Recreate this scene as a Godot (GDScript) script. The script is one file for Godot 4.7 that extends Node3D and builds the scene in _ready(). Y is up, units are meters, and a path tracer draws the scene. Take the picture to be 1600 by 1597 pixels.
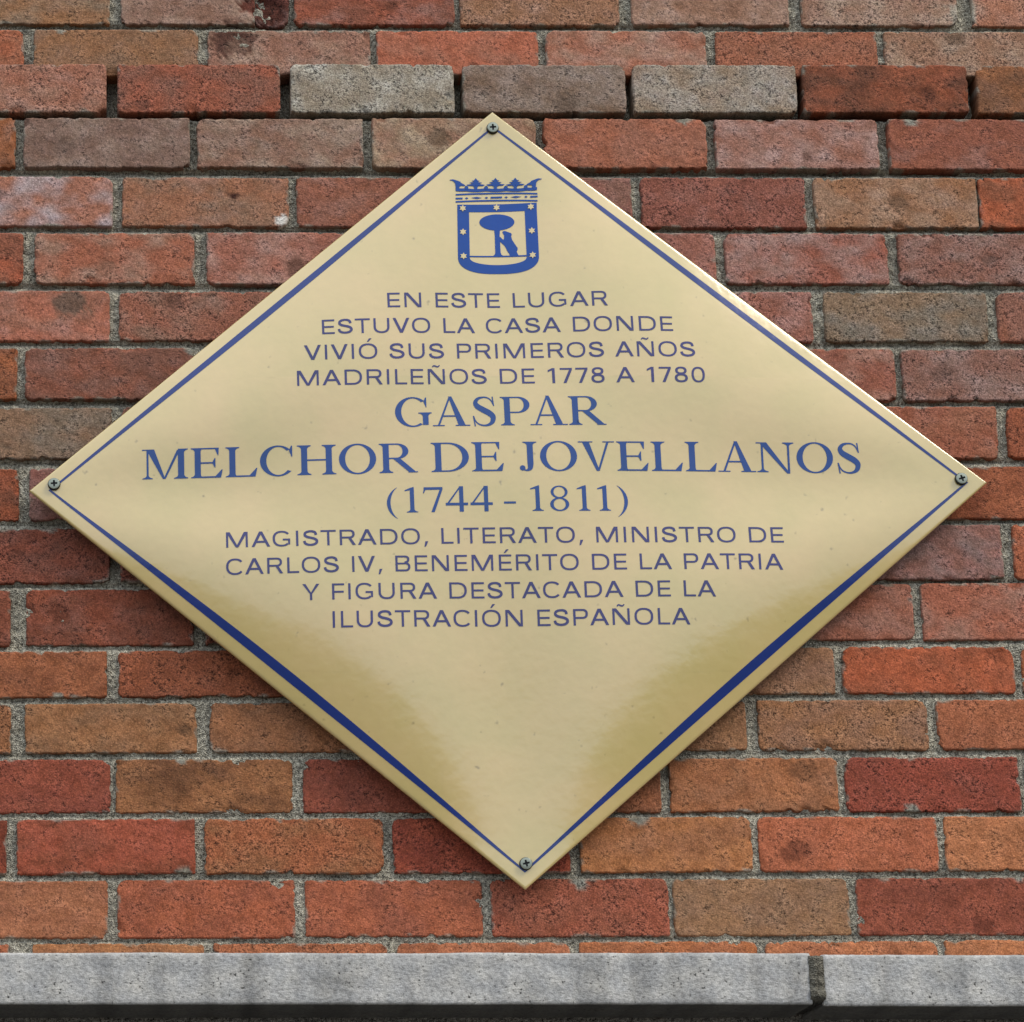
extends Node3D
# A lozenge-shaped commemorative plaque screwed to an old brick wall, above a stone ledge.
# Wall face at z = 0, x to the right, y up from the street, metres throughout.

# course: y at x = 0, slope, brick height, joint depth, how far it stands proud, bricks [left, right, colour, second colour]
const ROWS := [
	[3.7897, -0.00276, 0.0840, 0.007, 0.0000, [[-0.6289, -0.3756, "96604e", "a07866"], [-0.3632, -0.1274, "a35d45", "a87a68"], [-0.1141, 0.1312, "96604e", "a07866"], [0.1445, 0.3880, "a4583c", "9c5a42"], [0.3956, 0.6371, "96604e", "a07866"], [0.6466, 0.8872, "9c6a52", "a5806c"], [0.8995, 1.1410, "a4583c", "9c5a42"], [1.1505, 1.3959, "9c6a52", "a5806c"], [1.4082, 1.6616, "a4583c", "9c5a42"]]],
	[3.6957, -0.00274, 0.0830, 0.007, 0.0000, [[-0.7410, -0.4926, "9c6a52", "a5806c"], [-0.4803, -0.2458, "9c6a52", "a5806c"], [-0.2326, 0.0113, "ae573b", "a5604a"], [0.0246, 0.2666, "9c6a52", "a5806c"], [0.2742, 0.5144, "96603e", "8a6048"], [0.5238, 0.7631, "a4583c", "9c5a42"], [0.7753, 1.0155, "a85434", "9a5a40"], [1.0250, 1.2689, "96603e", "8a6048"], [1.2812, 1.5296, "a4583c", "9c5a42"]]],
	[3.6050, -0.00205, 0.0873, 0.008, 0.0000, [[-0.5109, -0.2624, "9c6c58", "a98674"], [-0.2502, -0.0038, "96603c", "8a6a55"], [0.0113, 0.2097, "8c6050", "9a7566"], [0.2652, 0.5031, "99482f", "8a4a38"], [0.5097, 0.7448, "9a6446", "a06a50"], [0.7608, 0.9931, "93634e", "a07563"], [1.0100, 1.2404, "9c6c58", "a98674"], [1.2602, 1.4238, "b0694e", "a8705c"], [1.4360, 1.6846, "8c6050", "9a7566"]]],
	[3.5185, -0.00272, 0.0721, 0.006, 0.0000, [[-0.6198, -0.3733, "a35d45", "a87a68"], [-0.3611, -0.1291, "a85434", "9a5a40"], [-0.1160, 0.1254, "96603e", "8a6048"], [0.1385, 0.3779, "96604e", "a07866"], [0.3854, 0.6230, "ae573b", "a5604a"], [0.6324, 0.8691, "a35d45", "a87a68"], [0.8813, 1.1189, "a4583c", "9c5a42"], [1.1282, 1.3696, "9c6a52", "a5806c"], [1.3817, 1.6283, "96604e", "a07866"]]],
	[3.4595, -0.00135, 0.0777, 0.036, 0.0040, [[-0.5152, -0.2694, "a89a8c", "94806e"], [-0.2573, -0.0084, "a4604a", "a5705e"], [0.0065, 0.2442, "a05038", "8c5444"], [0.2582, 0.4978, "a89a8c", "94806e"], [0.5090, 0.7476, "8a7064", "7a5a48"], [0.7570, 0.9965, "967a66", "a09084"], [1.0040, 1.2454, "94482c", "6e3c2a"], [1.2576, 1.4953, "92542f", "7a4a30"], [1.5074, 1.7532, "967a66", "a09084"]]],
	[3.3746, -0.00202, 0.0789, 0.011, 0.0020, [[-0.6358, -0.3886, "8c5f4e", "987868"], [-0.3765, -0.1400, "98522c", "804a30"], [-0.1298, 0.1122, "7e5a4e", "8c6c60"], [0.1215, 0.3635, "8c5f4e", "987868"], [0.3756, 0.6139, "966650", "a08068"], [0.6241, 0.8615, "a3583e", "9c5c48"], [0.8727, 1.1101, "9a5c4a", "a87c74"], [1.1240, 1.3623, "98503a", "8c4a38"], [1.3744, 1.6216, "7e5a4e", "8c6c60"]]],
	[3.2842, -0.00167, 0.0785, 0.008, 0.0000, [[-0.5024, -0.2573, "98543e", "8c5040"], [-0.2453, 0.0009, "a3614c", "a88c8c"], [0.0129, 0.2545, "9c5e42", "8c6450"], [0.2647, 0.5036, "98543e", "8c5040"], [0.5137, 0.7489, "97544a", "8e5c50"], [0.7609, 0.9998, "975244", "8c4a3c"], [1.0108, 1.2469, "98603f", "a0745c"], [1.2488, 1.4793, "b0502a", "8c4a30"], [1.4913, 1.7364, "975244", "8c4a3c"]]],
	[3.1965, -0.00067, 0.0801, 0.007, 0.0010, [[-0.6163, -0.3752, "a05a48", "a87468"], [-0.3633, -0.1275, "a54c2e", "8c4a34"], [-0.1128, 0.1183, "a3573e", "a0705e"], [0.1339, 0.3752, "a05a48", "a87468"], [0.3853, 0.6183, "9a5a48", "8c5a4c"], [0.6302, 0.8651, "9c5a4c", "8c5850"], [0.8770, 1.1118, "98503f", "a0726a"], [1.1256, 1.3613, "8e5648", "987068"], [1.3733, 1.6143, "a3573e", "a0705e"]]],
	[3.1094, -0.00099, 0.0768, 0.006, 0.0000, [[-0.4978, -0.2546, "9a5642", "8c6050"], [-0.2427, -0.0036, "ae5d46", "9c5c48"], [0.0082, 0.2500, "9a5642", "8c6050"], [0.2609, 0.4963, "9a5642", "8c6050"], [0.5082, 0.7473, "9a5642", "8c6050"], [0.7591, 0.9991, "9c5848", "a87068"], [1.0137, 1.2491, "8c6a52", "7e6c5e"], [1.2609, 1.4909, "96543f", "8a5c50"], [1.5027, 1.7460, "9a5642", "8c6050"]]],
	[3.0223, -0.00165, 0.0789, 0.007, 0.0020, [[-0.6196, -0.3802, "96503e", "a06858"], [-0.3684, -0.1343, "a0522a", "8c4c30"], [-0.1252, 0.1171, "8c4a36", "7c4a3c"], [0.1325, 0.3666, "8c4a36", "7c4a3c"], [0.3793, 0.6116, "8c4a36", "7c4a3c"], [0.6234, 0.8612, "9a5642", "8c6050"], [0.8730, 1.1107, "96503e", "a06858"], [1.1189, 1.3539, "8e584a", "966e66"], [1.3657, 1.6050, "8c4a36", "7c4a3c"]]],
	[2.9339, 0.00098, 0.0780, 0.007, 0.0010, [[-0.4930, -0.2518, "8c4a36", "7c4a3c"], [-0.2401, 0.0000, "886048", "7c6454"], [0.0117, 0.2518, "86503e", "7c5848"], [0.2635, 0.5000, "8c4a36", "7c4a3c"], [0.5108, 0.7482, "9a5642", "8c6050"], [0.7599, 0.9964, "9a5642", "8c6050"], [1.0081, 1.2491, "9a5038", "a05c44"], [1.2608, 1.4928, "a4502e", "94482c"], [1.5045, 1.7457, "8c4a36", "7c4a3c"]]],
	[2.8442, 0.00195, 0.0776, 0.006, 0.0000, [[-0.6163, -0.3760, "9a5642", "8c6050"], [-0.3644, -0.1310, "924426", "7e4430"], [-0.1176, 0.1158, "8c5048", "8a5c54"], [0.1310, 0.3671, "7a4236", "7c4a3c"], [0.3787, 0.6139, "9a5642", "8c6050"], [0.6255, 0.8607, "9a5642", "8c6050"], [0.8742, 1.1120, "9a5642", "8c6050"], [1.1237, 1.3678, "a3522f", "8c4428"], [1.3794, 1.6196, "7a4236", "7c4a3c"]]],
	[2.7549, 0.00453, 0.0805, 0.006, 0.0010, [[-0.4844, -0.2490, "9a5642", "8c6050"], [-0.2374, -0.0027, "86402e", "744034"], [0.0098, 0.2490, "843f30", "744034"], [0.2606, 0.4989, "8c4a36", "7c4a3c"], [0.5105, 0.7444, "9a5642", "8c6050"], [0.7551, 0.9898, "9a5642", "8c6050"], [1.0032, 1.2424, "925a50", "8a6864"], [1.2558, 1.4851, "ac5534", "a05030"], [1.4967, 1.7322, "9a5642", "8c6050"]]],
	[2.6667, 0.00740, 0.0819, 0.005, 0.0000, [[-0.6053, -0.3719, "8c4a36", "7c4a3c"], [-0.3604, -0.1411, "88422c", "743a2a"], [-0.1207, 0.1127, "8a4029", "743c2c"], [0.1269, 0.3630, "85402c", "744034"], [0.3763, 0.6116, "8c4a36", "7c4a3c"], [0.6249, 0.8601, "9a5642", "8c6050"], [0.8716, 1.1122, "9e553f", "a06454"], [1.1219, 1.3616, "a5563e", "a06858"], [1.3731, 1.6066, "85402c", "744034"]]],
	[2.5858, 0.00512, 0.0679, 0.003, 0.0000, [[-0.4780, -0.2463, "b04e27", "a04c2c"], [-0.2349, -0.0071, "9c522e", "8c4a2c"], [0.0071, 0.2437, "984a2a", "8a4428"], [0.2561, 0.4936, "924628", "7c4430"], [0.5050, 0.7408, "9a5642", "8c6050"], [0.7523, 0.9969, "a06a4a", "96644c"], [1.0057, 1.2458, "b04e27", "a04c2c"], [1.2547, 1.4869, "a8562e", "984c2c"], [1.4984, 1.7300, "9a5642", "8c6050"]]],
	[2.5096, 0.00446, 0.0708, 0.003, 0.0010, [[-0.6014, -0.3681, "ac5a35", "a05434"], [-0.3567, -0.1388, "985a32", "8a5030"], [-0.1212, 0.1160, "9c6038", "8c5a3a"], [0.1327, 0.3681, "9c5c36", "8c5638"], [0.3804, 0.6185, "9a5634", "8c6050"], [0.6300, 0.8707, "a06844", "96603f"], [0.8856, 1.1202, "a26640", "98644a"], [1.1317, 1.3698, "ac5a35", "a05434"], [1.3812, 1.6145, "a26640", "98644a"]]],
	[2.4291, 0.00222, 0.0767, 0.003, 0.0000, [[-0.4765, -0.2438, "9a5432", "8c5034"], [-0.2325, -0.0017, "94422c", "8a3c2a"], [0.0035, 0.2465, "985a32", "744428"], [0.2596, 0.4973, "90402c", "7e3a2a"], [0.5087, 0.7490, "9a5432", "8c5034"], [0.7595, 0.9920, "a85f35", "985a38"], [0.9998, 1.2402, "983f2c", "8c3e2e"], [1.2481, 1.4805, "a04a2c", "8c4028"], [1.4919, 1.7246, "985a32", "744428"]]],
	[2.3455, 0.00378, 0.0763, 0.003, 0.0010, [[-0.6112, -0.3816, "b06634", "a05e38"], [-0.3703, -0.1434, "85361f", "6e3020"], [-0.1313, 0.1130, "a0452c", "8c4028"], [0.1234, 0.3686, "a65630", "985834"], [0.3799, 0.6216, "9c4028", "8c3826"], [0.6337, 0.8693, "b06634", "a05e38"], [0.8771, 1.1223, "b65a36", "a85434"], [1.1301, 1.3683, "b8683c", "a86038"], [1.3796, 1.6092, "9c4028", "8c3826"]]],
	[2.2604, 0.00345, 0.0794, 0.003, 0.0000, [[-0.4713, -0.2412, "986644", "8e6248"], [-0.2300, -0.0052, "a65e3c", "9a5638"], [0.0061, 0.2472, "a8502f", "984a30"], [0.2593, 0.5005, "a85232", "984c34"], [0.5109, 0.7521, "a04c34", "964c36"], [0.7573, 0.9967, "986644", "8e6248"], [1.0045, 1.2483, "94442e", "863e2c"], [1.2595, 1.4896, "a85232", "984c34"]]],
	[2.1786, 0.00405, 0.0717, 0.004, 0.0000, [[-0.5880, -0.3603, "aa6638", "9a5c38"], [-0.3491, -0.1393, "a4532e", "984a2c"], [-0.1083, 0.1238, "aa6638", "9a5c38"], [0.1350, 0.3715, "ae5d35", "9c5434"], [0.3818, 0.6165, "aa5c38", "9c5434"], [0.6277, 0.8685, "b4602f", "a45a34"], [0.8779, 1.1109, "b4643a", "a45a38"], [1.1187, 1.3534, "b8683a", "a86038"], [1.3646, 1.5923, "ae5d35", "9c5434"]]],
]
const PATCHES := [
	[0.2291, 3.5806, 0.0269, "56281f", 0.0040],
	[0.2058, 3.5929, 0.0197, "6a3328", 0.0060],
	[0.1742, 3.5377, 0.0358, "5e382e", 0.0030],
	[0.2431, 3.2543, 0.0125, "c8bcb4", -0.0003],
	[1.2481, 3.5806, 0.0233, "a49484", -0.0010],
	[-0.0603, 3.1274, 0.0269, "6e4e40", 0.0000],
	[0.1744, 3.2938, 0.0072, "401e18", 0.0010],
]
const LINES := [
	["sans", "EN ESTE LUGAR", 0.3874, 0.6978, 3.1031, 0.0223],
	["sans", "ESTUVO LA CASA DONDE", 0.2946, 0.7880, 3.0635, 0.0223],
	["sans", "VIVIÓ SUS PRIMEROS AÑOS", 0.2687, 0.8168, 3.0247, 0.0224],
	["sans", "MADRILEÑOS DE 1778 A 1780", 0.2581, 0.8286, 2.9863, 0.0224],
	["serif", "GASPAR", 0.3937, 0.6858, 2.9255, 0.0423],
	["serif", "MELCHOR DE JOVELLANOS", 0.0414, 1.0445, 2.8557, 0.0424],
	["serif", "(1744 - 1811)", 0.3792, 0.7124, 2.8010, 0.0358],
	["sans", "MAGISTRADO, LITERATO, MINISTRO DE", 0.1567, 0.9263, 2.7537, 0.0223],
	["sans", "CARLOS IV, BENEMÉRITO DE LA PATRIA", 0.1564, 0.9231, 2.7150, 0.0225],
	["sans", "Y FIGURA DESTACADA DE LA", 0.2604, 0.8274, 2.6772, 0.0226],
	["sans", "ILUSTRACIÓN ESPAÑOLA", 0.3011, 0.7903, 2.6385, 0.0229],
]
const EMBLEM := [0.5462, 3.1847, 0.0001036, 0.0001129]
const SCREWS := [[0.5472, 3.3845], [-0.0816, 2.8498], [1.1826, 2.8573], [0.5562, 2.3170]]

const CTR := Vector2(0.5514, 2.8468)
const AX := Vector2(0.6677, 0.0060)
const BX := Vector2(-0.0034, 0.5644)
const ZP := 0.030          # height of the plaque's rim above the bricks
const LEDGE_TOP := 2.1852
const LEDGE_BOTTOM := 2.1174
const LEDGE_FRONT := 0.12

var noise_a := FastNoiseLite.new()
var noise_b := FastNoiseLite.new()
var noise_c := FastNoiseLite.new()
var rng := RandomNumberGenerator.new()
var mats := {}
var patches: Array = []


func lin(h: String) -> Color:
	# a brick's own colour under the grey dust that lies on all of them
	var c := Color(h).srgb_to_linear()
	var g := c.get_luminance()
	var warm := clampf((c.r - c.b) / maxf(c.r, 0.001), 0.0, 1.0)
	c = c.lerp(Color(g * 1.06, g * 1.03, g * 0.98), 0.19)
	return Color(c.r * 1.03, c.g * lerpf(1.05, 1.11, warm), c.b * lerpf(1.05, 0.99, warm))


func _ready() -> void:
	# ------------------------------------------------------------ camera, sky, sun, exposure
	var cam := Camera3D.new()
	cam.name = "camera"
	cam.position = Vector3(0.0000, 1.61758, 4.19333)
	cam.rotation_degrees = Vector3(16.0, 0, 0)
	cam.projection = Camera3D.PROJECTION_FRUSTUM
	cam.near = 0.05
	cam.far = 200.0
	cam.size = 2.0 * 0.05 * 0.164019
	cam.frustum_offset = Vector2(0.05 * 0.128175, 0.0)
	add_child(cam)
	cam.current = true
	var env := Environment.new()
	env.background_mode = Environment.BG_SKY
	var sky_mat := ProceduralSkyMaterial.new()
	sky_mat.sky_top_color = Color(1.15, 1.19, 1.24)
	sky_mat.sky_horizon_color = Color(0.88, 0.93, 1.0)
	sky_mat.sky_curve = 0.35
	sky_mat.ground_bottom_color = Color(0.41, 0.395, 0.365)
	sky_mat.ground_horizon_color = Color(0.74, 0.75, 0.76)
	sky_mat.ground_curve = 0.026
	sky_mat.sun_angle_max = 80.0
	sky_mat.sun_curve = 0.2
	var sky := Sky.new()
	sky.sky_material = sky_mat
	env.sky = sky
	env.background_energy_multiplier = 1.0
	env.tonemap_mode = Environment.TONE_MAPPER_LINEAR
	env.tonemap_exposure = 1.09
	env.sdfgi_enabled = true
	env.ssao_enabled = true
	env.ssil_enabled = true
	var we := WorldEnvironment.new()
	we.name = "world_environment"
	we.environment = env
	add_child(we)
	var sun := DirectionalLight3D.new()
	sun.name = "sun"
	sun.light_energy = 0.50
	sun.light_angular_distance = 17.0
	sun.light_color = Color(1.0, 0.955, 0.88)
	sun.shadow_enabled = true
	sun.sky_mode = DirectionalLight3D.SKY_MODE_LIGHT_ONLY
	add_child(sun)
	sun.look_at_from_position(Vector3(0.95, 1.15, 0.70), Vector3.ZERO, Vector3.UP)

	rng.seed = 77
	noise_a.seed = 11
	noise_a.noise_type = FastNoiseLite.TYPE_SIMPLEX_SMOOTH
	noise_a.frequency = 1.0
	noise_a.fractal_octaves = 3
	noise_b.seed = 23
	noise_b.noise_type = FastNoiseLite.TYPE_SIMPLEX
	noise_b.frequency = 1.0
	noise_b.fractal_octaves = 2
	noise_c.seed = 37
	noise_c.noise_type = FastNoiseLite.TYPE_SIMPLEX_SMOOTH
	noise_c.frequency = 1.0
	noise_c.fractal_octaves = 2
	make_materials()
	build_wall()
	build_ledge()
	build_plaque()


# ---------------------------------------------------------------- names and tags
func part(called: String, mesh: Mesh, mat: Material, parent: Node) -> MeshInstance3D:
	var o := MeshInstance3D.new()
	o.name = called
	o.mesh = mesh
	o.material_override = mat
	parent.add_child(o, true)
	return o


func thing(called: String, label: String, category: String) -> Node3D:
	var o := Node3D.new()
	o.name = called
	o.set_meta("label", label)
	o.set_meta("category", category)
	add_child(o, true)
	return o


# ---------------------------------------------------------------- textures
func noise_bytes(kind: int, freq: float, oct: int, sd: int, w: int, h: int, stretch_x := 1, stretch_y := 1) -> PackedByteArray:
	var n := FastNoiseLite.new()
	n.seed = sd
	n.noise_type = kind as FastNoiseLite.NoiseType
	n.frequency = freq
	n.fractal_type = FastNoiseLite.FRACTAL_FBM if oct > 1 else FastNoiseLite.FRACTAL_NONE
	n.fractal_octaves = oct
	if kind == FastNoiseLite.TYPE_CELLULAR:
		n.cellular_return_type = FastNoiseLite.RETURN_DISTANCE
		n.cellular_jitter = 1.0
	var im := n.get_image(w / stretch_x, h / stretch_y, false, false, kind != FastNoiseLite.TYPE_CELLULAR)
	if stretch_x != 1 or stretch_y != 1:
		im.resize(w, h, Image.INTERPOLATE_CUBIC)
	im.convert(Image.FORMAT_L8)
	return im.get_data()


func gray_texture(data: PackedByteArray, w: int, h: int) -> ImageTexture:
	return ImageTexture.create_from_image(Image.create_from_data(w, h, false, Image.FORMAT_L8, data))


func rgb_texture(data: PackedByteArray, w: int, h: int) -> ImageTexture:
	return ImageTexture.create_from_image(Image.create_from_data(w, h, false, Image.FORMAT_RGB8, data))


func brick_material(sd: int, specks: float, pitted: float, streaks: float, cracks: float) -> StandardMaterial3D:
	var s := 1024
	var fine := noise_bytes(FastNoiseLite.TYPE_SIMPLEX, 0.28, 2, sd, s, s)
	var dots := noise_bytes(FastNoiseLite.TYPE_SIMPLEX, 0.17, 1, sd + 7, s, s)
	var lump := noise_bytes(FastNoiseLite.TYPE_SIMPLEX_SMOOTH, 0.075, 4, sd + 1, s, s)
	var drag := noise_bytes(FastNoiseLite.TYPE_SIMPLEX, 0.13, 3, sd + 3, s, s, 4, 1)
	var broad := noise_bytes(FastNoiseLite.TYPE_SIMPLEX_SMOOTH, 0.017, 4, sd + 4, s, s)
	var vein := noise_bytes(FastNoiseLite.TYPE_SIMPLEX_SMOOTH, 0.035, 4, sd + 5, s, s, 2, 1)
	var col := PackedByteArray()
	col.resize(s * s * 3)
	var hgt := PackedByteArray()
	hgt.resize(s * s)
	for i in s * s:
		var f := fine[i] / 255.0
		var k := dots[i] / 255.0
		var l := lump[i] / 255.0
		var d := drag[i] / 255.0
		var b := broad[i] / 255.0
		var v := absf(vein[i] / 255.0 - 0.5)
		var gate := clampf((b - 0.44 + pitted) * 5.0, 0.0, 1.0)
		var speck := clampf((0.17 + 0.12 * gate - k) * 7.0, 0.0, 1.0)
		var pit := clampf((0.20 + 0.12 * gate * (1.0 + pitted * 3.0) - l) * 9.0, 0.0, 1.0)
		var pore := clampf((d - 0.66 - 0.10 * (1.0 - gate)) * 8.0, 0.0, 1.0) * streaks
		var crack := clampf(1.0 - v / 0.013, 0.0, 1.0) * clampf((l - 0.45) * 7.0, 0.0, 1.0) * (0.15 + 0.85 * gate) * cracks
		var clump := clampf((b - 0.56) * 7.0, 0.0, 1.0) * clampf((0.52 - f) * 5.0, 0.0, 1.0) * clampf((0.55 - l) * 6.0, 0.0, 1.0)
		var fleck := clampf((k - 0.90) * 18.0, 0.0, 1.0)
		var dark := clampf(speck * 0.30 * specks + pit * 0.30 * specks + pore * 0.26 + crack * 0.55 + clump * 0.38, 0.0, 0.7)
		var tone := (0.80 + 0.13 * (f - 0.5) + 0.08 * (k - 0.5) + 0.20 * (l - 0.5) + 0.05 * (d - 0.5) + 0.20 * (b - 0.5)) * (1.0 - dark)
		var r := tone + fleck * 0.30
		var g := tone * (1.0 + 0.06 * (b - 0.5) - 0.05 * dark) + fleck * 0.46
		var u := tone * (1.0 + 0.12 * (b - 0.5) - 0.05 * dark) + fleck * 0.50
		col[i * 3] = int(clampf(r, 0.0, 1.0) * 255.0)
		col[i * 3 + 1] = int(clampf(g, 0.0, 1.0) * 255.0)
		col[i * 3 + 2] = int(clampf(u, 0.0, 1.0) * 255.0)
		hgt[i] = int(clampf(0.62 + 0.14 * (f - 0.5) + 0.34 * (l - 0.5) + 0.10 * (d - 0.5) - speck * 0.12 - pit * 0.22 - pore * 0.2 - crack * 0.45 - clump * 0.15 + fleck * 0.15, 0.0, 1.0) * 255.0)
	var m := StandardMaterial3D.new()
	m.resource_name = "brick"
	m.vertex_color_use_as_albedo = true
	m.albedo_texture = rgb_texture(col, s, s)
	m.heightmap_enabled = true
	m.heightmap_texture = gray_texture(hgt, s, s)
	m.heightmap_scale = 0.20
	m.roughness = 0.92
	m.metallic_specular = 0.35
	return m


func stone_material(sd: int, height: float, pits: float, low: float, sandy: float, size: float) -> StandardMaterial3D:
	var s := 1024
	var fine := noise_bytes(FastNoiseLite.TYPE_SIMPLEX, 0.25, 2, sd, s, s)
	var lump := noise_bytes(FastNoiseLite.TYPE_SIMPLEX_SMOOTH, 0.085, 4, sd + 1, s, s)
	var drag := noise_bytes(FastNoiseLite.TYPE_SIMPLEX, 0.16, 3, sd + 3, s, s, 4, 1)
	var broad := noise_bytes(FastNoiseLite.TYPE_SIMPLEX_SMOOTH, 0.014, 3, sd + 4, s, s)
	var col := PackedByteArray()
	col.resize(s * s * 3)
	var hgt := PackedByteArray()
	hgt.resize(s * s)
	for i in s * s:
		var f := fine[i] / 255.0
		var l := lump[i] / 255.0
		var d := drag[i] / 255.0
		var b := broad[i] / 255.0
		var pit := clampf((0.16 + 0.12 * clampf((b - 0.5) * 4.0, 0.0, 1.0) - l) * 9.0, 0.0, 1.0) * pits
		var tone := low + (0.30 * sandy) * (f - 0.5) + 0.30 * (l - 0.5) * sandy + 0.16 * (d - 0.5) + 0.14 * (b - 0.5)
		tone *= 1.0 - 0.62 * pit
		col[i * 3] = int(clampf(tone, 0.0, 1.0) * 255.0)
		col[i * 3 + 1] = int(clampf(tone * (1.0 - 0.02 * (b - 0.5)), 0.0, 1.0) * 255.0)
		col[i * 3 + 2] = int(clampf(tone * (1.0 - 0.06 * (b - 0.5)), 0.0, 1.0) * 255.0)
		hgt[i] = int(clampf(0.6 + 0.5 * sandy * (f - 0.5) + 0.5 * (l - 0.5) + 0.2 * (d - 0.5) - 0.3 * pit, 0.0, 1.0) * 255.0)
	var m := StandardMaterial3D.new()
	m.resource_name = "stone"
	m.vertex_color_use_as_albedo = true
	m.albedo_texture = rgb_texture(col, s, s)
	m.heightmap_enabled = true
	m.heightmap_texture = gray_texture(hgt, s, s)
	m.heightmap_scale = height
	m.uv1_triplanar = true
	m.uv1_world_triplanar = true
	m.uv1_scale = Vector3.ONE / size
	m.roughness = 0.93
	m.metallic_specular = 0.3
	return m


func make_materials() -> void:
	mats.brick = [brick_material(101, 0.4, 0.0, 0.4, 0.9), brick_material(151, 0.65, 0.10, 0.6, 1.0), brick_material(203, 0.3, -0.05, 1.0, 1.2), brick_material(257, 0.25, -0.10, 0.35, 0.6)]
	mats.mortar = stone_material(301, 0.6, 1.3, 0.74, 2.3, 0.6)
	mats.stone = stone_material(351, 0.12, 1.1, 0.80, 0.75, 0.6)
	# enamelled panel: golden paint under a glossy, slightly uneven lacquer
	var s := 1024
	var peel := noise_bytes(FastNoiseLite.TYPE_SIMPLEX_SMOOTH, 0.075, 3, 401, s, s, 1, 1)
	var haze := noise_bytes(FastNoiseLite.TYPE_SIMPLEX_SMOOTH, 0.008, 4, 402, s, s)
	var dirt := noise_bytes(FastNoiseLite.TYPE_SIMPLEX_SMOOTH, 0.06, 3, 403, s, s)
	var col := PackedByteArray()
	col.resize(s * s * 3)
	var hgt := PackedByteArray()
	hgt.resize(s * s)
	var rough := PackedByteArray()
	rough.resize(s * s)
	for i in s * s:
		var h := haze[i] / 255.0
		var d := clampf((dirt[i] / 255.0 - 0.86) * 12.0, 0.0, 1.0)
		var t := 0.95 + 0.08 * (h - 0.5) + 0.02 * (peel[i] / 255.0 - 0.5) - 0.25 * d
		col[i * 3] = int(clampf(t, 0.0, 1.0) * 255.0)
		col[i * 3 + 1] = int(clampf(t * (1.0 - 0.05 * (h - 0.5)), 0.0, 1.0) * 255.0)
		col[i * 3 + 2] = int(clampf(t * (1.0 + 0.02 * (h - 0.5)), 0.0, 1.0) * 255.0)
		hgt[i] = int(clampf(0.5 + 0.6 * (peel[i] / 255.0 - 0.5) + 0.5 * (h - 0.5), 0.0, 1.0) * 255.0)
		rough[i] = int(clampf(0.15 + 0.14 * (h - 0.5), 0.0, 1.0) * 255.0)
	var tc := rgb_texture(col, s, s)
	var th := gray_texture(hgt, s, s)
	var tr := gray_texture(rough, s, s)
	var tints := {"gold": Color("d3ba79"), "ink": Color("1c3478"), "letter_ink": Color("4c4d7a"), "name_ink": Color("38548f"), "crest_ink": Color("234c98")}
	for k: String in tints:
		var m := StandardMaterial3D.new()
		m.resource_name = k + "_enamel"
		m.albedo_color = tints[k]
		m.albedo_texture = tc
		m.roughness_texture = tr
		m.roughness = 1.0
		m.heightmap_enabled = true
		m.heightmap_texture = th
		m.heightmap_scale = 0.036
		m.uv1_triplanar = true
		m.uv1_world_triplanar = true
		m.uv1_scale = Vector3.ONE / 1.5
		m.metallic_specular = 0.75
		if k == "gold" or k == "ink":
			m.clearcoat_enabled = true
			m.clearcoat = 1.0 if k == "gold" else 0.15
			if k == "ink": m.metallic_specular = 0.5
			m.clearcoat_roughness = 0.05
		else:
			m.metallic_specular = 0.36
		mats[k] = m
	var steel := StandardMaterial3D.new()
	steel.resource_name = "zinc_plated_steel"
	steel.albedo_color = Color(0.56, 0.58, 0.53)
	steel.metallic = 0.85
	steel.roughness = 0.38
	mats.steel = steel
	var dark := StandardMaterial3D.new()
	dark.resource_name = "black_rubber_and_shade"  # washer rubber, and the painted shade inside the screw recess
	dark.albedo_color = Color(0.10, 0.10, 0.10)
	dark.roughness = 0.7
	mats.rubber_and_shade = dark


# ---------------------------------------------------------------- brick wall
func ticks(length: float, cell: float) -> PackedFloat32Array:
	var out := PackedFloat32Array([0.0, 0.0012, 0.0028, 0.0055])
	var n := int((length - 0.018) / cell)
	for i in n + 1:
		out.append(0.009 + (length - 0.018) * i / n)
	for e in [0.0055, 0.0028, 0.0012, 0.0]:
		out.append(length - e)
	return out


func sheet(p: PackedVector3Array, c: PackedColorArray, uv: PackedVector2Array, nx: int, ny: int) -> ArrayMesh:
	# a grid of nx by ny vertices, rows running upwards, seen from +z; smooth normals
	var idx := PackedInt32Array()
	idx.resize((nx - 1) * (ny - 1) * 6)
	var nrm := PackedVector3Array()
	nrm.resize(p.size())
	var k := 0
	for j in ny - 1:
		for i in nx - 1:
			var a := j * nx + i
			var b := a + 1
			var d := a + nx
			var e := d + 1
			idx[k] = a; idx[k + 1] = d; idx[k + 2] = b
			idx[k + 3] = b; idx[k + 4] = d; idx[k + 5] = e
			k += 6
			var n1 := (p[b] - p[a]).cross(p[d] - p[a])
			var n2 := (p[e] - p[d]).cross(p[e] - p[b])
			nrm[a] += n1
			nrm[b] += n1 + n2
			nrm[d] += n1 + n2
			nrm[e] += n2
	for i in nrm.size():
		nrm[i] = nrm[i].normalized() if nrm[i].length_squared() > 1e-20 else Vector3.BACK
	var arr := []
	arr.resize(Mesh.ARRAY_MAX)
	arr[Mesh.ARRAY_VERTEX] = p
	arr[Mesh.ARRAY_NORMAL] = nrm
	if c.size():
		arr[Mesh.ARRAY_COLOR] = c
	if uv.size():
		arr[Mesh.ARRAY_TEX_UV] = uv
	arr[Mesh.ARRAY_INDEX] = idx
	var m := ArrayMesh.new()
	m.add_surface_from_arrays(Mesh.PRIMITIVE_TRIANGLES, arr)
	return m


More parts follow.
